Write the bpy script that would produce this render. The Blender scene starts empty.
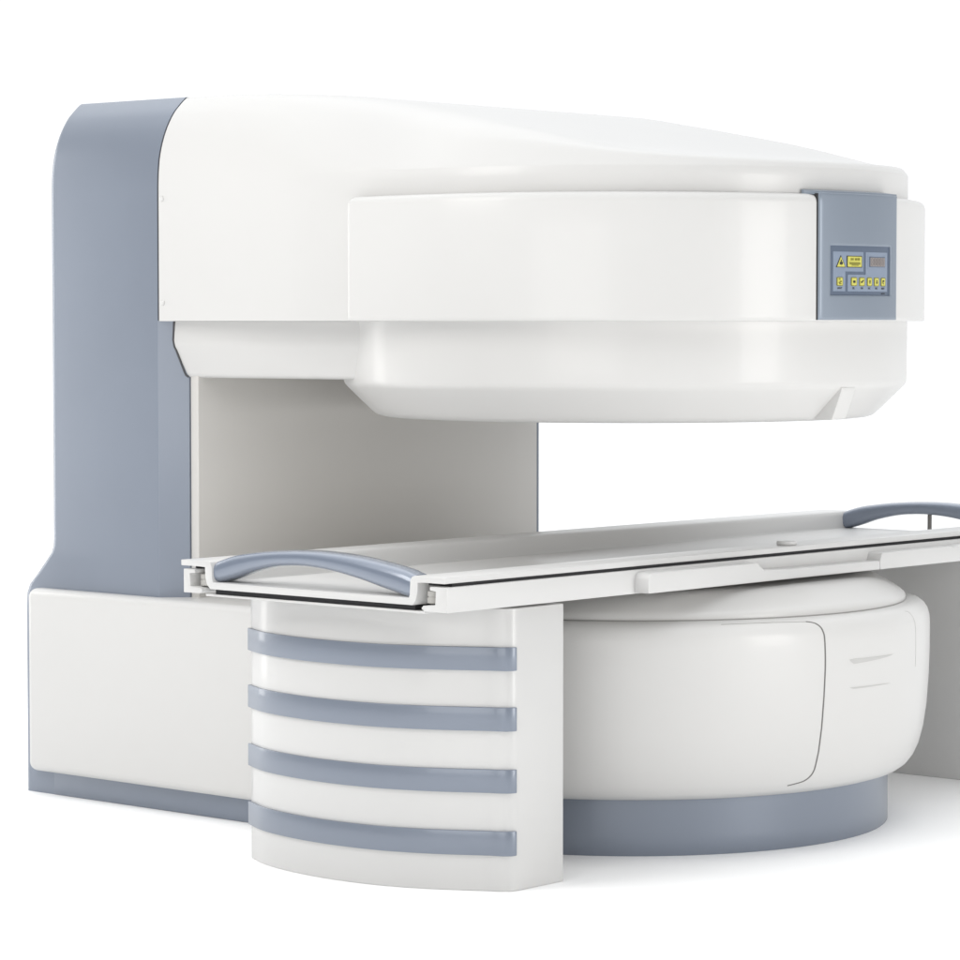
import bpy, bmesh, math, random
from math import sin, cos, pi, radians, atan, tan
from mathutils import Vector

SC = bpy.context.scene
COL = SC.collection
# survey coordinates: camera stands over (0,0); the scene is shifted so the magnet axis is the world origin
CX, CY = 6.80, 5.403
OFF = Vector((CX, CY, 0))

# ------------------------------------------------------------------ materials
def srgb(r, g, b):
    def f(c):
        c /= 255.0
        return c / 12.92 if c <= 0.04045 else ((c + 0.055) / 1.055) ** 2.4
    return (f(r), f(g), f(b), 1)

def paint(name, colour, rough=0.35, coat=0.3, metallic=0.0, bump=0.02, var=0.02, bscale=260, coat_rough=0.12, spec=0.5):
    m = bpy.data.materials.new(name); m.use_nodes = True
    nt = m.node_tree; b = nt.nodes['Principled BSDF']
    b.inputs['Roughness'].default_value = rough
    b.inputs['Metallic'].default_value = metallic
    b.inputs['Coat Weight'].default_value = coat
    b.inputs['Coat Roughness'].default_value = coat_rough
    b.inputs['Specular IOR Level'].default_value = spec
    tc = nt.nodes.new('ShaderNodeTexCoord')
    n1 = nt.nodes.new('ShaderNodeTexNoise'); n1.inputs['Scale'].default_value = 2.3; n1.inputs['Detail'].default_value = 5
    nt.links.new(tc.outputs['Object'], n1.inputs['Vector'])
    hsv = nt.nodes.new('ShaderNodeMixRGB'); hsv.blend_type = 'MIX'
    hsv.inputs[1].default_value = tuple(c * (1 - var) for c in colour[:3]) + (1,)
    hsv.inputs[2].default_value = tuple(min(1, c * (1 + var)) for c in colour[:3]) + (1,)
    nt.links.new(n1.outputs['Fac'], hsv.inputs[0])
    nt.links.new(hsv.outputs[0], b.inputs['Base Color'])
    mr = nt.nodes.new('ShaderNodeMapRange')
    mr.inputs['To Min'].default_value = rough * 0.85; mr.inputs['To Max'].default_value = rough * 1.15
    nt.links.new(n1.outputs['Fac'], mr.inputs['Value']); nt.links.new(mr.outputs[0], b.inputs['Roughness'])
    if bump:
        n2 = nt.nodes.new('ShaderNodeTexNoise'); n2.inputs['Scale'].default_value = bscale; n2.inputs['Detail'].default_value = 2
        nt.links.new(tc.outputs['Object'], n2.inputs['Vector'])
        bp = nt.nodes.new('ShaderNodeBump'); bp.inputs['Strength'].default_value = bump; bp.inputs['Distance'].default_value = 0.002
        nt.links.new(n2.outputs['Fac'], bp.inputs['Height']); nt.links.new(bp.outputs[0], b.inputs['Normal'])
    return m

M = {}
M['white'] = paint('white_gloss_paint', (0.62, 0.615, 0.605, 1), 0.42, 0.15, var=0.018, spec=0.4)
M['white_table'] = paint('white_table_enamel', (0.62, 0.617, 0.61, 1), 0.38, 0.2, var=0.01)
M['liner'] = paint('warm_white_panel', (0.62, 0.605, 0.58, 1), 0.5, 0.1, var=0.012)
M['blue'] = paint('blue_grey_paint', (0.212, 0.242, 0.297, 1), 0.38, 0.3, metallic=0.2, var=0.06)
M['blue_gloss'] = paint('blue_grey_gloss', (0.20, 0.233, 0.295, 1), 0.25, 0.8, metallic=0.15, var=0.02)
M['panel_blue'] = paint('panel_silver_blue', (0.235, 0.272, 0.325, 1), 0.45, 0.1, metallic=0.3, var=0.03)
M['dark'] = paint('gap_black', (0.012, 0.012, 0.014, 1), 0.7, 0, bump=0)  # black for gaps and slots, puts their shade into the colour
M['seam'] = paint('grey_joint', (0.16, 0.155, 0.15, 1), 0.7, 0, bump=0)
M['joint_pale'] = paint('pale_joint', (0.33, 0.325, 0.315, 1), 0.7, 0, bump=0)
M['steel'] = paint('dark_steel', (0.06, 0.06, 0.065, 1), 0.5, 0.1, bump=0)
M['grey'] = paint('grey_nylon', (0.42, 0.41, 0.39, 1), 0.5, 0.1)
M['rod'] = paint('brushed_rod', (0.20, 0.19, 0.18, 1), 0.35, 0, metallic=0.5)
M['key_back'] = paint('keypad_slate', srgb(88, 100, 118), 0.4, 0.1, bump=0)
M['key_area'] = paint('keypad_pale_blue', srgb(128, 140, 158), 0.4, 0.1, bump=0)
M['yellow'] = paint('label_yellow', srgb(196, 192, 92), 0.5, 0.1, bump=0)
M['olive'] = paint('label_olive', srgb(124, 120, 44), 0.5, 0.1, bump=0)
M['ink'] = paint('black_ink', (0.02, 0.022, 0.03, 1), 0.6, 0, bump=0)
M['lcd'] = paint('display_grey', srgb(146, 139, 137), 0.3, 0.3, bump=0)
M['lcd_seg'] = paint('display_segment', srgb(112, 106, 105), 0.3, 0.3, bump=0)
M['recess'] = paint('recess_grey', (0.50, 0.495, 0.485, 1), 0.5, 0.1, bump=0)
M['floor'] = paint('white_studio_floor', (0.97, 0.97, 0.97, 1), 0.6, 0, bump=0, var=0.003, spec=0.3)

# ------------------------------------------------------------------ helpers
def thing(name, label, cat, loc):
    o = bpy.data.objects.new(name, None); COL.objects.link(o)
    o.location = Vector(loc) - OFF; o.empty_display_size = 0.2
    o['label'] = label; o['category'] = cat
    return o

def wloc(o):
    v = Vector((0, 0, 0))
    while o is not None:
        v += o.location; o = o.parent
    return v

def obj(name, bm, mat, parent=None, label=None, bevel=0.0, seg=3, sharp=38, bang=30):
    """link a bmesh, given in survey coordinates, as one mesh object"""
    bmesh.ops.remove_doubles(bm, verts=bm.verts, dist=1e-6)
    bmesh.ops.recalc_face_normals(bm, faces=bm.faces)
    if bevel > 0:
        es = [e for e in bm.edges if len(e.link_faces) == 2 and e.calc_face_angle(0) > radians(bang)]
        bmesh.ops.bevel(bm, geom=es, offset=bevel, segments=seg, profile=0.5, affect='EDGES', clamp_overlap=True)
    for f_ in bm.faces: f_.smooth = True
    for e in bm.edges:
        e.smooth = not (len(e.link_faces) == 2 and e.calc_face_angle(0) > radians(sharp))
    base = wloc(parent) if parent else Vector((0, 0, 0))
    bmesh.ops.translate(bm, vec=-(OFF + base), verts=bm.verts)
    me = bpy.data.meshes.new(name); bm.to_mesh(me); bm.free()
    me.materials.append(M[mat])
    o = bpy.data.objects.new(name, me); COL.objects.link(o)
    if parent: o.parent = parent
    if label: o['label'] = label
    return o

def box(bm, x0, x1, y0, y1, z0, z1):
    v = [bm.verts.new((x, y, z)) for x in (x0, x1) for y in (y0, y1) for z in (z0, z1)]
    for q in ((0, 1, 3, 2), (4, 6, 7, 5), (0, 4, 5, 1), (2, 3, 7, 6), (0, 2, 6, 4), (1, 5, 7, 3)):
        bm.faces.new([v[i] for i in q])
    return bm

def B(*a):
    return box(bmesh.new(), *a)

def loft(rings, cap0=True, cap1=True, closed=True, bm=None):
    bm = bm or bmesh.new()
    R = [[bm.verts.new(p) for p in r] for r in rings]
    n = len(R[0])
    for a, b in zip(R, R[1:]):
        for i in range(n if closed else n - 1):
            j = (i + 1) % n
            bm.faces.new((a[i], a[j], b[j], b[i]))
    if cap0: bm.faces.new(R[0][::-1])
    if cap1: bm.faces.new(R[-1])
    return bm

def prism_z(pts, z0, z1):
    return loft([[(x, y, z) for x, y in pts] for z in (z0, z1)])

def prism_x(pts, x0, x1):      # pts are (y,z)
    return loft([[(x, y, z) for y, z in pts] for x in (x0, x1)])

def prism_y(pts, y0, y1):      # pts are (x,z)
    return loft([[(x, y, z) for x, z in pts] for y in (y0, y1)])

def revolve(prof, cx=CX, cy=CY, n=192, cap0=True, cap1=True):
    return loft([[(cx + r * cos(2 * pi * i / n), cy + r * sin(2 * pi * i / n), z) for i in range(n)] for r, z in prof], cap0, cap1)

def tube(path, r, n=10, bm=None):
    path = [Vector(p) for p in path]; rings = []
    for i, p in enumerate(path):
        t = (path[min(i + 1, len(path) - 1)] - path[max(i - 1, 0)]).normalized()
        u = t.cross(Vector((0.31, 0.2, 0.93))).normalized(); w = t.cross(u)
        rings.append([p + (u * cos(2 * pi * k / n) + w * sin(2 * pi * k / n)) * r for k in range(n)])
    return loft(rings, bm=bm)

def lerp(tab, x):
    if x <= tab[0][0]: return tab[0][1]
    for (a, b), (c, d) in zip(tab, tab[1:]):
        if x <= c: return b + (d - b) * (x - a) / (c - a)
    return tab[-1][1]

def smooth_tab(tab, x):        # Catmull-Rom style interpolation through a table
    n = len(tab)
    if x <= tab[0][0]: return tab[0][1]
    if x >= tab[-1][0]: return tab[-1][1]
    for i in range(n - 1):
        if x <= tab[i + 1][0]: break
    def slope(k):
        a = tab[max(k - 1, 0)]; b = tab[min(k + 1, n - 1)]
        return (b[1] - a[1]) / (b[0] - a[0])
    h = tab[i + 1][0] - tab[i][0]; t = (x - tab[i][0]) / h
    return ((2*t**3 - 3*t**2 + 1) * tab[i][1] + (t**3 - 2*t**2 + t) * h * slope(i)
            + (-2*t**3 + 3*t**2) * tab[i+1][1] + (t**3 - t**2) * h * slope(i + 1))

# ================================================================== FLOOR
fl = bmesh.new()
vs = [fl.verts.new((x + CX, y + CY, 0)) for x, y in ((-150, -150), (150, -150), (150, 150), (-150, 150))]
fl.faces.new(vs)
fo = obj('floor', fl, 'floor'); fo['kind'] = 'structure'

# ================================================================== SCANNER
scanner = thing('mri_scanner', 'large white C-shaped open scanner with blue-grey column and control panel, behind the patient table',
                'medical scanner', (CX, CY, 0))
HALF = 0.806
ARC = [(0, 1.715), (.0015, 1.75), (.005, 1.785), (.012, 1.818), (.022, 1.848), (.034, 1.875), (.05, 1.902), (.065, 1.922), (.09, 1.946), (.112, 1.964), (.16, 1.995), (.3, 2.05), (2, 2.2)]
arc = lambda d: smooth_tab(ARC, d)
TOPZ = 1.963

# --- rear column: plan outline lofted up in z (flared foot at the back, rounded shoulder on top)
def inv_arc(z):
    if z <= ARC[0][1]: return 0.0
    lo, hi = 0, 0.3
    for _ in range(40):
        m = (lo + hi) / 2
        if arc(m) < z: lo = m
        else: hi = m
    return lo
BACK = [(0, 6.957), (.54, 6.957), (.57, 6.954), (.595, 6.942), (.624, 6.911), (.66, 6.876), (.69, 6.848), (.71, 6.840), (.73, 6.838), (2, 6.838)]
def col_ring(z, front_full):
    h = HALF - inv_arc(z); yb = lerp(BACK, z)
    xl, xr = CX - h, CX + h
    r = min(.022, h * .5)
    pts = []
    if front_full: pts += [(xl, 6.392), (xl + .002, 6.3915)]
    else: pts += [(xl, 6.392), (xl + .060, 6.332)]
    pts += [(xr - .002, 6.3915), (xr, 6.392)] if front_full else [(xr - .060, 6.332), (xr, 6.392)]
    for k in range(5):
        a = pi / 2 * k / 4; pts.append((xr - r + r * cos(a), yb - r + r * sin(a)))
    for k in range(5):
        a = pi / 2 + pi / 2 * k / 4; pts.append((xl + r + r * cos(a), yb - r + r * sin(a)))
    return [(x, y, z) for x, y in pts]
zs = [0, .3, .52, .54, .555, .57, .582, .595, .61, .624, .64, .66, .675, .69, .70, .71, .73, .9, 1.1, 1.3, 1.3475]
rings = [col_ring(z, False) for z in zs]
zs2 = [1.3480, 1.5, 1.7] + [1.715 + (TOPZ - .003 - 1.715) * (i / 26) for i in range(1, 27)]
rings += [col_ring(z, True) for z in zs2]
rings.append([(x + (.004 if x < CX else -.004), y - (.003 if y > 6.6 else 0), TOPZ) for x, y, z in rings[-1]])
column = obj('column', loft(rings), 'blue', scanner, sharp=28)

# --- white liner on the gap side of the column
obj('liner_panel', B(6.058, 7.500, 6.300, 6.3315, .56, 1.30), 'liner', scanner, bevel=.004, seg=2)

# --- upper arm housing (hood): runs from the column over the round upper pole
STAB = [(4.5, 1.752), (4.66, 1.754), (4.8, 1.762), (4.95, 1.779), (5.076, 1.803), (5.2, 1.831), (5.386, 1.870), (5.575, 1.907), (5.747, 1.936), (5.95, 1.9545), (6.2, 1.9625), (6.385, 1.963), (7, 1.963)]
S = lambda y: smooth_tab(STAB, y)
RD = 0.765
ARC2 = [(0, 1.7345), (.004, 1.741), (.012, 1.752), (.03, 1.776), (.06, 1.812), (.1, 1.853), (.15, 1.895), (.2, 1.93), (.3, 1.985), (2, 2.4)]
def arcy(d, y):
    t = max(0, min(1, (6.25 - y) / .75)); t = t * t * (3 - 2 * t)
    return arc(d) * (1 - t) + smooth_tab(ARC2, d) * t
def smin(a, b, k=.045):
    h = max(0, min(1, .5 + .5 * (b - a) / k))
    return b * (1 - h) + a * h - k * h * (1 - h)
def hood_outline(d, n_side=40, n_arc=72, yb=6.386):
    pts = []
    for i in range(n_side):
        y = yb + (CY - yb) * i / n_side
        t = max(0, min(1, (y - 5.45) / .45)); t = t * t * (3 - 2 * t)
        pts.append((CX - (RD + (HALF - RD) * t - d), y))
    for i in range(n_arc + 1):
        a = pi + pi * i / n_arc
        pts.append((CX + (RD - d) * cos(a), CY + (RD - d) * sin(a)))
    for p in reversed(pts[:n_side]): pts.append((2 * CX - p[0], p[1]))
    return pts
o0 = hood_outline(0)
rings = [[(x, y, z) for x, y in o0] for z in (1.347, 1.352, 1.5, 1.66, 1.69, 1.710)]
ds = [0, .0006, .0015, .003, .005, .008, .012, .017, .022, .028, .034, .042, .05, .058, .066, .076, .086, .098, .11, .125, .15, .18, .22, .27, .33, .4, .48, .56, .64, .70, .745]
for d in ds:
    o = hood_outline(d)
    rings.append([(x, y, min(smin(arcy(d, y), S(y), .003 + (.003 + .052 * max(0, min(1, (6.3 - y) / .7))) * min(1, d / .07)), TOPZ)) for x, y in o])
bm = loft(rings, cap0=False, cap1=False, closed=False)
bm.verts.ensure_lookup_table()
n = len(o0); last = [bm.verts[len(rings) * n - n + i] for i in range(n)]
for i in range(n // 2 - 1):
    bm.faces.new((last[i], last[i + 1], last[n - 2 - i], last[n - 1 - i]))
bm.faces.new([bm.verts[i] for i in range(n)])
hood = obj('arm_housing', bm, 'white', scanner, sharp=80)

# dark joint between column and hood
def shoulder_section(y, ins):
    pts = [(CX - HALF + ins, y, 1.349)]
    for k in range(24):
        z = 1.7 + (TOPZ - 1.7) * k / 23
        pts.append((CX - HALF + inv_arc(z) + ins, y, z - ins * (k / 23)))
    return pts + [(2 * CX - x, y, z) for x, y, z in reversed(pts)]
obj('joint', loft([shoulder_section(6.3855, .0012), shoulder_section(6.3925, .0012)]), 'steel', scanner)

# screws on the side of the hood
for (y, z) in ((6.373, 1.68), (6.371, 1.397)):
    bm = bmesh.new()
    bmesh.ops.create_uvsphere(bm, u_segments=16, v_segments=10, radius=.0075)
    for v in bm.verts: v.co.x *= .55
    bmesh.ops.translate(bm, vec=(CX - HALF - .0005, y, z), verts=bm.verts)
    obj('screw', bm, 'white', scanner)

# --- wide front band round the upper pole
BA, BB = .829, .803
def band_y(x, d=0.0):      # front surface of the band at x, d outward
    t = max(-1, min(1, (x - CX) / BA)); return CY - BB * math.sqrt(max(0, 1 - t * t)) - d
def band_outline(ins=0, ybk=5.665):
    pts = []; r = .02
    a, b = BA - ins, BB - ins
    for k in range(6):
        t = pi / 2 * k / 5; pts.append((CX - a + r - r * sin(t), ybk - ins - r + r * cos(t)))
    m = 120
    for i in range(m + 1):
        t = pi + pi * i / m; pts.append((CX + a * cos(t), CY + b * sin(t)))
    for k in range(6):
        t = pi / 2 * k / 5; pts.append((CX + a - r + r * cos(t), ybk - ins - r + r * sin(t)))
    return pts
rings = []
for ins, z in [(.03, 1.3465), (.006, 1.3465), (.002, 1.3475), (0, 1.350), (0, 1.36), (0, 1.45), (0, 1.58), (0, 1.645), (.0008, 1.651), (.003, 1.657), (.007, 1.662), (.013, 1.6655), (.02, 1.667), (.05, 1.669)]:
    rings.append([(x, y, z) for x, y in band_outline(ins)])
obj('front_band', loft(rings), 'white', scanner, sharp=45)

# --- upper pole: drum with chamfered underside
obj('upper_pole', revolve([(.30, 1.089), (.60, 1.089), (.645, 1.0895), (.662, 1.0915), (.675, 1.096), (.684, 1.103), (.690, 1.1085), (.70, 1.118), (.746, 1.1630), (.754, 1.1708), (.760, 1.1775), (.7635, 1.185), (.765, 1.195), (.765, 1.25), (.765, 1.3464)]), 'white', scanner, sharp=60)

# --- underside cover of the arm, between column and pole
sec = [(6.026, 1.3462), (6.024, 1.295), (6.0245, 1.284), (6.0265, 1.276), (6.0300, 1.266), (6.046, 1.2065), (6.0485, 1.199), (6.0535, 1.194), (6.062, 1.192)]
sec = sec + [(2 * CX - x, z) for x, z in reversed(sec)]
und = []
for i in range(9):
    y = 6.39 - (6.39 - 5.60) * i / 8; k = .155 * (6.36 - y)
    und.append([(x + (k if x < CX else -k), y, z) for x, z in sec])
obj('arm_underside', loft(und), 'white', scanner, sharp=45)
# dark joint where it meets the column chamfer
path = [(x - .001, 12.386 - x - .0005, z) for x, z in [(6.026, 1.3462), (6.024, 1.295), (6.0265, 1.276), (6.0300, 1.266), (6.046, 1.2065), (6.0485, 1.199), (6.0535, 1.194)]]
obj('joint', tube(path, .0028), 'steel', scanner)

# small positioning fin on the chamfer
fx0, fx1 = 6.738, 6.800
fin = [(4.642, 1.178), (4.645, 1.165), (4.672, 1.098), (4.675, 1.094), (4.76, 1.094), (4.70, 1.178)]
obj('alignment_fin', prism_x([(y, z) for y, z in fin], fx0, fx1), 'white', scanner, bevel=.003, seg=2)

# --- control panel set in the band
def patch(bm, x0, x1, z0, z1, d0, d1, n=14):
    """slab following the band's curve, from depth d0 (inner) to d1 (outer)"""
    rr = []
    for i in range(n + 1):
        x = x0 + (x1 - x0) * i / n
        rr.append([(x, band_y(x, d1), z0), (x, band_y(x, d1), z1), (x, band_y(x, d0), z1), (x, band_y(x, d0), z0)])
    return loft(rr, bm=bm)
px0, px1, pz0, pz1 = 6.600, 6.930, 1.350, 1.671
kx0, kx1, kz0, kz1 = 6.638, 6.893, 1.412, 1.538
# face with a window: outer ring lofted to inner ring, with depth
def pring(x0, x1, z0, z1, d, n=16):
    pts = [(x0 + (x1 - x0) * i / n, z0) for i in range(n)] + [(x1, z0 + (z1 - z0) * i / n) for i in range(n)]
    pts += [(x1 - (x1 - x0) * i / n, z1) for i in range(n)] + [(x0, z1 - (z1 - z0) * i / n) for i in range(n)]
    return [(x, band_y(x, d), z) for x, z in pts]
e = .006
bm = loft([pring(px0, px1, pz0, pz1, -.02), pring(px0, px1, pz0, pz1, .0015), pring(px0 + .0012, px1 - .0012, pz0 + .0012, pz1 - .0012, .0036),
           pring(px0 + .004, px1 - .004, pz0 + .003, pz1 - .003, .0050), pring(px0 + e + .004, px1 - e - .004, pz0 + e, pz1 - e, .0055),
           pring(px0 + e + .008, px1 - e - .008, pz0 + e + .004, pz1 - e - .004, .0056), pring(kx0 - .008, kx1 + .008, kz0 - .008, kz1 + .008, .0056),
           pring(kx0 - .003, kx1 + .003, kz0 - .003, kz1 + .003, .0055), pring(kx0 - .001, kx1 + .001, kz0 - .001, kz1 + .001, .0051),
           pring(kx0, kx1, kz0, kz1, .0040), pring(kx0, kx1, kz0, kz1, -.002)], cap0=False, cap1=False)
panel = obj('control_panel', bm, 'panel_blue', scanner, sharp=50)
obj('shadow_gap', patch(bmesh.new(), px0 - .0042, px0 - .0003, pz0, pz1 - .003, -.01, .0012, 2), 'dark', panel)
# blue cap lying on the band's top edge
rr = []
for i in range(17):
    x = 6.585 + (px1 - 6.585) * i / 16
    w = .0 if x > px0 else .006
    rr.append([(x, band_y(x, .004 if x >= px0 else -.016), 1.6655), (x, band_y(x, .002 if x >= px0 else -.018), 1.674), (x, band_y(x, -.036), 1.679), (x, band_y(x, -.036), 1.667)])
obj('top_cap', loft(rr), 'panel_blue', panel, sharp=50)
obj('keypad', patch(bmesh.new(), kx0 - .0005, kx1 + .0005, kz0 - .0005, kz1 + .0005, -.010, .0008), 'key_back', panel)
def K(c, r): return kx0 + (c - 20) / 860 * (kx1 - kx0), kz1 - (r - 88) / 699 * (kz1 - kz0)
def flat(bm, poly, d, th=.0008):
    """thin raised polygon given in keypad picture units, as a slab"""
    P = [K(*p) for p in poly]
    a = [bm.verts.new((x, band_y(x, d + th), z)) for x, z in P]; b = [bm.verts.new((x, band_y(x, d), z)) for x, z in P]
    bm.faces.new(a); bm.faces.new(b[::-1])
    for i in range(len(P)):
        j = (i + 1) % len(P); bm.faces.new((a[i], b[i], b[j], a[j]))
    return bm
def rrect(c0, r0, c1, r1, q=10, k=4):
    pts = []
    for (cx, cy, a0) in ((c1 - q, r0 + q, -90), (c1 - q, r1 - q, 0), (c0 + q, r1 - q, 90), (c0 + q, r0 + q, 180)):
        for i in range(k + 1):
            a = radians(a0 + 90 * i / k); pts.append((cx + q * cos(a), cy + q * sin(a)))
    return pts
D0 = .0008
# the two pale fields are stepped polygons split in rectangles so they follow the curve
bm = bmesh.new()
def field(rects):
    bm = bmesh.new()
    for c0, r0, c1, r1 in rects:
        x0, z1_ = K(c0, r0); x1, z0_ = K(c1, r1)
        patch(bm, x0, x1, z0_, z1_, D0 - .001, D0 + .0009, 8)
    return bm
obj('key_field', field([(62, 172, 455, 448), (62, 448.3, 212, 728)]), 'key_area', panel)
obj('key_field', field([(490, 172, 835, 492), (245, 492.3, 835, 728)]), 'key_area', panel)
D1 = D0 + .0009
obj('warning_triangle', flat(bmesh.new(), [(152, 222), (214, 392), (95, 392)], D1), 'ink', panel, label='yellow warning triangle sticker')
wt = flat(bmesh.new(), [(152, 244), (203, 384), (106, 384)], D1 + .0008)
obj('triangle_face', wt, 'yellow', panel)
bm = flat(bmesh.new(), rrect(138, 315, 170, 352, 6), D1 + .0016); flat(bm, [(150, 285), (157, 285), (158, 312), (149, 312)], D1 + .0016)
for a in range(0, 360, 45):
    c, s = cos(radians(a)), sin(radians(a)); flat(bm, [(154 + 19*c - 2*s, 334 + 22*s + 2*c), (154 + 26*c, 334 + 30*s), (154 + 19*c + 2*s, 334 + 22*s - 2*c)], D1 + .0016)
obj('warning_symbol', bm, 'ink', panel)
obj('warning_label', flat(bmesh.new(), [(228, 228), (434, 228), (434, 392), (228, 392)], D1), 'ink', panel)
obj('label_face', flat(bmesh.new(), [(238, 238), (424, 238), (424, 382), (238, 382)], D1 + .0008), 'yellow', panel)
bm = bmesh.new()
for (c0, r0, c1, r1) in ((276, 262, 312, 292), (330, 262, 360, 292), (368, 258, 396, 292), (256, 320, 400, 334), (262, 338, 404, 350), (290, 356, 380, 366)):
    flat(bm, [(c0, r0), (c1, r0), (c1, r1), (c0, r1)], D1 + .0016)
obj('label_print', bm, 'olive', panel)
# display
obj('display_bezel', flat(bmesh.new(), rrect(520, 205, 815, 410, 8), D1, .0006), 'key_area', panel)
obj('display_frame', flat(bmesh.new(), rrect(540, 236, 792, 382, 6), D1 + .0006), 'key_back', panel)
obj('display', flat(bmesh.new(), [(550, 248), (782, 248), (782, 372), (550, 372)], D1 + .0014), 'lcd', panel)
bm = bmesh.new()
for k in range(5):       # five seven-segment eights
    c = 560 + k * 44.5; w = 30
    for r in (256, 306, 356): flat(bm, [(c + 5, r), (c + w - 5, r), (c + w - 5, r + 6), (c + 5, r + 6)], D1 + .0022, .0003)
    for r in (264, 314):
        for cc in (c, c + w - 5): flat(bm, [(cc, r), (cc + 5, r), (cc + 5, r + 40), (cc, r + 40)], D1 + .0022, .0003)
obj('display_digits', bm, 'lcd_seg', panel)
# buttons
def ngon(cx, cy, rx, ry, n=12): return [(cx + rx * cos(2*pi*i/n), cy + ry * sin(2*pi*i/n)) for i in range(n)]
icons = []
for k, (c0, c1) in enumerate([(104, 180), (284, 362), (396, 472), (508, 580), (614, 690), (724, 800)]):
    obj('button', flat(bmesh.new(), rrect(c0, 530, c1, 652, 14), D1, .0012), 'olive', panel)
    obj('button_face', flat(bmesh.new(), rrect(c0 + 8, 540, c1 - 8, 642, 10), D1 + .0012, .0006), 'yellow', panel)
    c = (c0 + c1) / 2; bm = bmesh.new(); d = D1 + .0018
    if k == 0:
        for (a, b) in ((-14, 556), (14, 590), (-14, 606)): flat(bm, ngon(c + a * .6, b, 11, 11), d)
        flat(bm, ngon(c, 622, 14, 9), d)
    elif k == 1: flat(bm, rrect(c - 16, 575, c + 14, 608, 8), d)
    elif k == 2:
        flat(bm, [(c - 18, 612), (c - 20, 585), (c + 6, 600)], d); flat(bm, [(c - 8, 590), (c + 14, 562), (c + 22, 570), (c, 600)], d)
    elif k == 3:
        flat(bm, [(c, 560), (c + 10, 588), (c - 10, 588)], d); flat(bm, [(c - 5, 588), (c + 5, 588), (c + 5, 618), (c - 5, 618)], d)
    elif k == 4:
        flat(bm, [(c, 624), (c + 12, 594), (c - 12, 594)], d); flat(bm, [(c - 4, 594), (c - 4, 562), (c + 4, 562), (c + 4, 594)], d)
    else:
        flat(bm, [(c - 14, 566), (c + 12, 566), (c + 12, 586), (c - 4, 588), (c - 4, 602), (c - 14, 602)], d); flat(bm, ngon(c - 4, 615, 6, 7), d)
    obj('button_symbol', bm, 'olive' if k == 0 else 'ink', panel)

def lettering(name, items, parent, mat='ink', depth=.0006):
    """text built as one mesh, standing on the band's surface; items are (text, centre c, centre r, height units)"""
    bm = bmesh.new()
    for txt, c, r, hgt, dd in items:
        cu = bpy.data.curves.new('t', 'FONT'); cu.body = txt; cu.align_x = 'CENTER'; cu.align_y = 'CENTER'
        cu.size = 1; cu.resolution_u = 2; cu.offset = .035
        to = bpy.data.objects.new('t', cu); COL.objects.link(to)
        me = bpy.data.meshes.new_from_object(to)
        s = hgt / 699 * (kz1 - kz0) / .7
        cx, cz = K(c, r)
        t = bmesh.new(); t.from_mesh(me)
        mp = {}
        for v in t.verts:
            x = cx + v.co.x * s; z = cz + v.co.y * s
            mp[v.index] = bm.verts.new((x, band_y(x, dd), z))
        for f_ in t.faces: bm.faces.new([mp[v.index] for v in f_.verts])
        t.free(); bpy.data.meshes.remove(me); bpy.data.objects.remove(to); bpy.data.curves.remove(cu)
    base = wloc(parent)
    bmesh.ops.translate(bm, vec=-(OFF + base), verts=bm.verts)
    bmesh.ops.recalc_face_normals(bm, faces=bm.faces)
    me = bpy.data.meshes.new(name); bm.to_mesh(me); bm.free(); me.materials.append(M[mat])
    o = bpy.data.objects.new(name, me); COL.objects.link(o); o.parent = parent
    return o
dd = D1 + .0003
for it in (('LIGHT', 142, 684, 25, dd), ('SEL', 320, 684, 25, dd), ('ON', 434, 684, 25, dd), ('INC', 542, 684, 25, dd), ('DEC', 652, 684, 25, dd), ('RESET', 763, 684, 25, dd)):
    lettering('button_caption', [it], panel)
lettering('panel_lettering', [('MAGNET', 770, 757, 18, D0 + .0004)], panel)

# --- lower half: side box, ring housing, lid, blue plinth
obj('side_cover', prism_z([(5.953, 6.903), (5.953, 5.56), (6.10, 5.40), (7.50, 5.40), (7.647, 5.56), (7.647, 6.903)], .066, .588), 'white', scanner, bevel=.026, seg=6, bang=50)
ringprof = [(.69, .142), (.735, .1445), (.757, .151), (.775, .164), (.790, .184), (.803, .212), (.815, .258), (.8235, .32), (.829, .40), (.831, .47), (.831, .535),
            (.8295, .556), (.825, .572), (.817, .585), (.806, .5935), (.794, .5975), (.78, .5985), (.70, .5985)]
obj('lower_housing', revolve(ringprof, n=256), 'white', scanner, sharp=60)
def ring_r(z): return lerp([(z_, r_) for r_, z_ in ringprof[1:-2]], z)
def on_ring(a, z, d=0): r = ring_r(z) + d; return (CX + r * cos(radians(a)), CY + r * sin(radians(a)), z)
def ribbon(path, w, d=.0006):
    """thin curved joint strip lying on the ring surface"""
    bm = bmesh.new(); L = []
    P = [Vector(on_ring(a, z, d)) for a, z in path]
    for i, p in enumerate(P):
        t = (P[min(i + 1, len(P) - 1)] - P[max(i - 1, 0)]).normalized()
        nrm = Vector((p.x - CX, p.y - CY, 0)).normalized()
        s = t.cross(nrm).normalized() * w / 2
        L.append((bm.verts.new(p - s), bm.verts.new(p - nrm * .004 - s), bm.verts.new(p - nrm * .004 + s), bm.verts.new(p + s)))
    for a, b in zip(L, L[1:]):
        for q in range(4): bm.faces.new((a[q], a[(q + 1) % 4], b[(q + 1) % 4], b[q]))
    return bm
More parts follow.
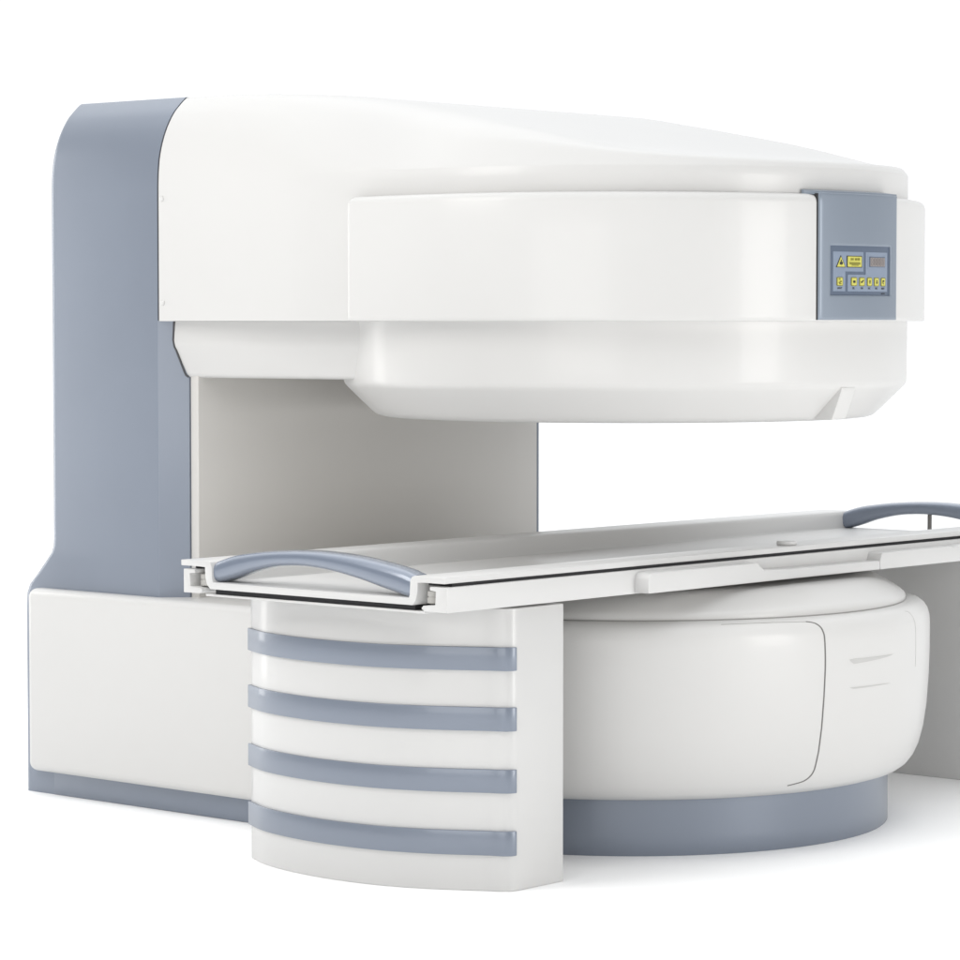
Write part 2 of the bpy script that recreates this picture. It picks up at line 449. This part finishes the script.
def dense(path, m=10):
    out = []
    n = len(path)
    for i in range(n - 1):
        p0 = path[max(i - 1, 0)]; p1 = path[i]; p2 = path[i + 1]; p3 = path[min(i + 2, n - 1)]
        for k in range(m):
            t = k / m
            out.append(tuple(.5 * ((2*b) + (-a + c) * t + (2*a - 5*b + 4*c - d) * t*t + (-a + 3*b - 3*c + d) * t**3) for a, b, c, d in zip(p0, p1, p2, p3)))
    return out + [path[-1]]
seam_path = dense([(-124, .592), (-116, .5925), (-109.5, .591), (-106.3, .5885), (-104.7, .580), (-104.0, .562), (-103.8, .53), (-103.7, .48), (-103.85, .40), (-104.0, .33), (-104.2, .26), (-104.4, .215), (-104.9, .195), (-106.4, .182), (-109.5, .174)])
obj('panel_seam', ribbon(seam_path[:28], .0018), 'joint_pale', scanner)
obj('panel_seam', ribbon(seam_path[27:], .0042), 'seam', scanner)
obj('panel_seam', ribbon(dense([(-76.5, .588), (-75.2, .582), (-74.4, .56), (-74.1, .50), (-74.1, .44)]), .0022), 'recess', scanner)
# finger grips in the front service door
def lens(a0, a1, za, zb, th, d=.0009, flip=1):
    bm = bmesh.new(); n = 24; top = []; bot = []
    for i in range(n + 1):
        t = i / n; a = a0 + (a1 - a0) * t; z = za + (zb - za) * t
        w = th * min(1, t * 14) * (1 - t) ** .55
        top.append(bm.verts.new(on_ring(a, z, d))); bot.append(bm.verts.new(on_ring(a, z - w - 1e-5, d * .6)))
    for i in range(n): bm.faces.new((top[i], bot[i], bot[i + 1], top[i + 1]))
    return bm
obj('finger_grip', lens(-97.8, -84.6, .488, .487, .013), 'recess', scanner)
obj('finger_grip', lens(-97.6, -85.2, .416, .413, .0045), 'recess', scanner)
obj('lower_pole_lid', revolve([(.55, .590), (.7625, .590), (.7648, .597), (.765, .608), (.762, .615), (.752, .623), (.735, .634), (.712, .647), (.693, .6565), (.677, .6625), (.655, .6660), (.62, .6675), (.3, .6685)]), 'white', scanner, sharp=60)
obj('lid_joint', revolve([(.7665, .5984), (.7672, .5995), (.7672, .6005), (.766, .6012), (.760, .6012), (.760, .5984)], cap0=False, cap1=False), 'joint_pale', scanner)
bm = revolve([(.715, .0), (.719, .0), (.7205, .002), (.7205, .05), (.7205, .16)])
obj('round_plinth', bm, 'blue', scanner, sharp=50)
obj('side_plinth', B(5.9915, 7.6085, 5.72, 6.83, .0, .12), 'blue', scanner, bevel=.004, seg=2)

# ================================================================== PATIENT TABLE
table = thing('patient_table', 'long white table with arched blue-grey end handles and striped pedestal, passing through the scanner gap', 'patient table', (6.9, 5.2645, 0))
YC = 5.2645; TX0, TX1 = 5.42, 8.17; RX1 = 8.28
# tray: flanges over the rails, two walls and a floor
hp = [(.436, .7595), (.4355, .7455), (.372, .7455), (.352, .7445), (.3515, .722), (.346, .703), (.334, .6915)]
hi = [(.324, .7085), (.3265, .715), (.3285, .748), (.334, .758), (.344, .7605)]
left = [(YC + y, z) for y, z in hp]; inn = [(YC + y, z) for y, z in hi]
right_in = [(2 * YC - y, z) for y, z in reversed(inn)]; right_out = [(2 * YC - y, z) for y, z in reversed(left)]
prof = left + right_out + [(2 * YC - y, z) for y, z in [inn[4]]] + [(2 * YC - y, z) for y, z in [inn[3], inn[2], inn[1], inn[0]]] + inn
obj('tabletop', prism_x(prof, TX0, TX1), 'white_table', table, bevel=.0016, seg=2, sharp=30)
# rails (C sections)
def rail(side):
    s = 1 if side > 0 else -1
    c = [(.3885, .7375), (.428 if s > 0 else .4425, .7375), (.428 if s > 0 else .4425, .6790), (.372, .6790), (.362, .6860), (.368, .6925), (.405, .6950), (.407, .7270), (.3885, .7285)]
    return [(YC + s * y, z) for y, z in c]
near_rail = obj('side_rail', prism_x(rail(-1), TX0 + .001, RX1), 'white_table', table, bevel=.0015, seg=2)
far_rail = obj('side_rail', prism_x(rail(1), TX0 + .001, RX1), 'white_table', table, bevel=.0015, seg=2)
obj('slot_shade_strip', B(TX0 + .03, RX1 - .02, YC - .432, YC - .36, .7380, .7452), 'dark', table)  # black strip added in the slot under the flange so its shade stays dark
obj('slot_shade_strip', B(TX0 + .03, RX1 - .02, YC + .36, YC + .415, .7380, .7452), 'dark', table)
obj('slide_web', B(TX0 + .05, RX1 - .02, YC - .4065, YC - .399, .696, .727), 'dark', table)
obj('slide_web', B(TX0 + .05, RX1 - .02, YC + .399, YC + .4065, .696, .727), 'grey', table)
obj('bed_plate', B(TX0 + .012, RX1, YC - .362, YC + .362, .6725, .6785), 'white_table', table, bevel=.001, seg=1)
obj('tray_gap_shade', B(TX0 + .016, TX1 - .05, YC - .33, YC + .33, .6787, .6905), 'dark', table)  # black slab standing in for the shaded gap under the tray floor
for (x, yy, r) in ((5.452, YC - .376, .0165), (5.452, YC + .376, .0165), (6.30, YC - .376, .0165), (6.30, YC + .376, .0165), (7.3, YC - .376, .0165), (7.3, YC + .376, .0165)):
    obj('roller', revolve([(r * .7, .6955), (r, .6975), (r, .709), (r * .86, .7115), (r, .714), (r, .7245), (r * .7, .7262)], x, yy, 28), 'grey', table, sharp=60)
# knob on the near flange, small stops in the slot
obj('stop_button', revolve([(.024, .7600), (.0265, .7615), (.0265, .7685), (.025, .7705), (.020, .7712)], 6.815, 4.868, 40), 'white_table', table, sharp=60)
# accessory bracket along the near rail
yr = YC - .4425
def rblock(pts, depth, bev, name='accessory_rail'):
    return obj(name, prism_y(pts, yr - depth, yr + .002), 'white_table', table, bevel=bev, seg=5, bang=50)
def arcpts(cx, cz, r, a0, a1, k=6): return [(cx + r * cos(radians(a0 + (a1 - a0) * i / k)), cz + r * sin(radians(a0 + (a1 - a0) * i / k))) for i in range(k + 1)]
pts = [(6.113, .6815)] + arcpts(6.131, .7140, .018, 180, 90) + [(6.545, .7315)] + arcpts(6.560, .7205, .011, 90, 20) + [(6.592, .712), (6.70, .708), (7.117, .7055), (7.117, .6815)]
rblock(pts, .045, .0035)
pts = [(7.119, .6815), (7.119, .7060)] + arcpts(7.137, .7120, .014, 180, 90) + [(7.47, .7255), (7.478, .7225), (7.51, .7225), (7.518, .7255), (8.24, .7255), (8.24, .6815)]
rblock(pts, .045, .0035)
# dark recess lip under the tabletop's slot for depth
# handles
top = [(4.915, .7565), (4.94, .7615), (4.972, .771), (5.036, .7825), (5.132, .7945), (5.23, .8), (5.30, .7998), (5.36, .7972), (5.431, .7915), (5.49, .784), (5.534, .777), (5.575, .766), (5.60, .7575)]
bot = [(4.915, .700), (4.955, .7035), (4.986, .711), (5.05, .7245), (5.113, .7385), (5.211, .7545), (5.29, .7605), (5.36, .7585), (5.411, .7525), (5.48, .7375), (5.532, .721), (5.57, .7105), (5.60, .7035)]
def handle(xc, half):
    rings = []; n = 28; y0, y1 = 4.937, 5.5925
    for i in range(61):
        t = i / 60; y = y0 + (y1 - y0) * t
        zt, zb = smooth_tab(top, y), smooth_tab(bot, y)
        zc, h = (zt + zb) / 2, (zt - zb) / 2
        r = []
        for k in range(n):
            a = 2 * pi * k / n; c, s = cos(a), sin(a); ex = 2 / 2.7
            r.append((xc + half * math.copysign(abs(c) ** ex, c), y, zc + h * math.copysign(abs(s) ** ex, s)))
        rings.append(r)
    return loft(rings)
obj('end_handle', handle(5.462, .036), 'blue_gloss', table, sharp=60)
far_h = obj('end_handle', handle(8.150, .026), 'blue_gloss', table, sharp=60)
obj('support_rod', tube([(8.15, 5.292, .705), (8.15, 5.292, .772)], .0065, 16), 'rod', table)
# pedestals
front = [(5.606, 5.648), (5.586, 5.61), (5.558, 5.553), (5.536, 5.480), (5.520, 5.39), (5.514, 5.30), (5.518, 5.215), (5.530, 5.135), (5.547, 5.078), (5.570, 5.020), (5.600, 4.962), (5.630, 4.912), (5.652, 4.875)]
def ped_curve(d):
    t = sorted([(y, x) for x, y in front]); out = []
    for i in range(41):
        y = 4.868 + (5.640 - 4.868) * i / 40
        x = smooth_tab(t, y); s = (smooth_tab(t, y + .004) - smooth_tab(t, y - .004)) / .008
        nx, ny = -1, s; L = math.hypot(nx, ny)
        out.append((x + d * nx / L, y + d * ny / L))
    return out
def pedestal(name, mirror):
    mx = (lambda x: x) if not mirror else (lambda x: 13.79 - x)
    c = ped_curve(0)
    corner = [(5.6615, 4.856), (5.668, 4.8465), (5.680, 4.8405), (5.70, 4.8395)]
    pts = [(5.861, 4.8395), (5.861, 5.652), (5.62, 5.652)] + list(reversed(c)) + corner
    o = obj('pedestal', prism_z([(mx(x), y) for x, y in pts], 0, .6715), 'white_table', table, sharp=35, bevel=.003, seg=2, bang=60)
    for (z0, z1) in ((.5245, .5805), (.3815, .4380), (.2345, .2905), (.0855, .1440)):
        oc = ped_curve(.0065); ic = ped_curve(-.003)
        tip = [(5.650, 4.8575), (5.6575, 4.8455), (5.668, 4.8375), (5.680, 4.8345), (5.683, 4.8345)]
        tin = [(5.683, 4.843), (5.665, 4.858)]
        tail = [(oc[-1][0] + .004, 5.6505)]
        oc = tip[::-1] + [p for p in oc if p[1] > 4.862] + tail
        pr_ = [(mx(x), y) for x, y in oc + list(reversed([p for p in ic if p[1] > 4.868])) + tin[::-1]]
        obj('trim_stripe', prism_z(pr_, z0, z1), 'blue', o, bevel=.0016, seg=2, sharp=40, bang=55)
    return o
pedestal('near', False)
pedestal('far', True)

# ================================================================== CAMERA
F = 3180.0
cam = bpy.data.cameras.new('camera'); co = bpy.data.objects.new('camera', cam); COL.objects.link(co)
cam.sensor_width = 36; cam.sensor_fit = 'HORIZONTAL'; cam.lens = 36 * F / 960
cam.clip_start = .1; cam.clip_end = 1000
co.location = Vector((0, 0, 1.35)) - OFF
pitch = atan(160 / F)
co.rotation_euler = (pi / 2 - pitch, 0, radians(41.06 - 90))
SC.camera = co

# ================================================================== LIGHT
w = bpy.data.worlds.new('World'); SC.world = w; w.use_nodes = True
nt = w.node_tree; bg = nt.nodes['Background']
tc = nt.nodes.new('ShaderNodeTexCoord'); sx = nt.nodes.new('ShaderNodeSeparateXYZ'); nt.links.new(tc.outputs['Generated'], sx.inputs[0])
def math_node(op, a, b=None, clamp=False):
    nn = nt.nodes.new('ShaderNodeMath'); nn.operation = op; nn.use_clamp = clamp
    for i, v in enumerate((a, b)):
        if v is None: continue
        if isinstance(v, (int, float)): nn.inputs[i].default_value = v
        else: nt.links.new(v, nn.inputs[i])
    return nn.outputs[0]
# direction towards the backdrop = camera heading
hx, hy = cos(radians(41.06)), sin(radians(41.06))
dot = math_node('ADD', math_node('MULTIPLY', sx.outputs[0], hx), math_node('MULTIPLY', sx.outputs[1], hy))
back = nt.nodes.new('ShaderNodeMapRange'); back.interpolation_type = 'SMOOTHSTEP'
back.inputs['From Min'].default_value = .1; back.inputs['From Max'].default_value = .8
back.inputs['To Min'].default_value = .06; back.inputs['To Max'].default_value = 1.12
nt.links.new(dot, back.inputs['Value'])
zen = nt.nodes.new('ShaderNodeMapRange'); zen.interpolation_type = 'SMOOTHSTEP'
zen.inputs['From Min'].default_value = .4; zen.inputs['From Max'].default_value = 1.0
zen.inputs['To Min'].default_value = 0; zen.inputs['To Max'].default_value = 1.85
nt.links.new(sx.outputs[2], zen.inputs['Value'])
tot = math_node('ADD', back.outputs[0], zen.outputs[0])
nt.links.new(tot, bg.inputs['Strength']); bg.inputs['Color'].default_value = (.97, .985, 1, 1)

def softbox(name, az, dist, z, sx_, sy_, power, target=(0, 0, 1.2), col=(1, .985, .96)):
    l = bpy.data.lights.new(name, 'AREA'); l.shape = 'RECTANGLE'; l.size = sx_; l.size_y = sy_; l.energy = power; l.color = col
    o = bpy.data.objects.new(name, l); COL.objects.link(o)
    o.location = (cos(radians(az)) * dist, sin(radians(az)) * dist, z)
    d = Vector(target) - o.location
    o.rotation_euler = d.to_track_quat('-Z', 'Y').to_euler()
    return o
softbox('softbox_left', 168, 3.8, 3.1, 1.6, 2.2, 66, (0, 0, 1.8))
softbox('softbox_front_left', 203, 5.2, 1.25, 2.4, 1.1, 30, (0, .5, 1.0))
softbox('softbox_back_left', 110, 4.2, 1.5, .7, 2.4, 26)
softbox('softbox_right', 270, 5.0, 1.35, 1.4, 1.9, 75, (0, 0, 1.0))

SC.render.engine = 'CYCLES'
SC.view_settings.view_transform = 'Standard'; SC.view_settings.look = 'None'
SC.view_settings.exposure = 0; SC.view_settings.gamma = 1
SC.render.resolution_x = 1024; SC.render.resolution_y = 1024
SC.cycles.max_bounces = 10; SC.cycles.diffuse_bounces = 6
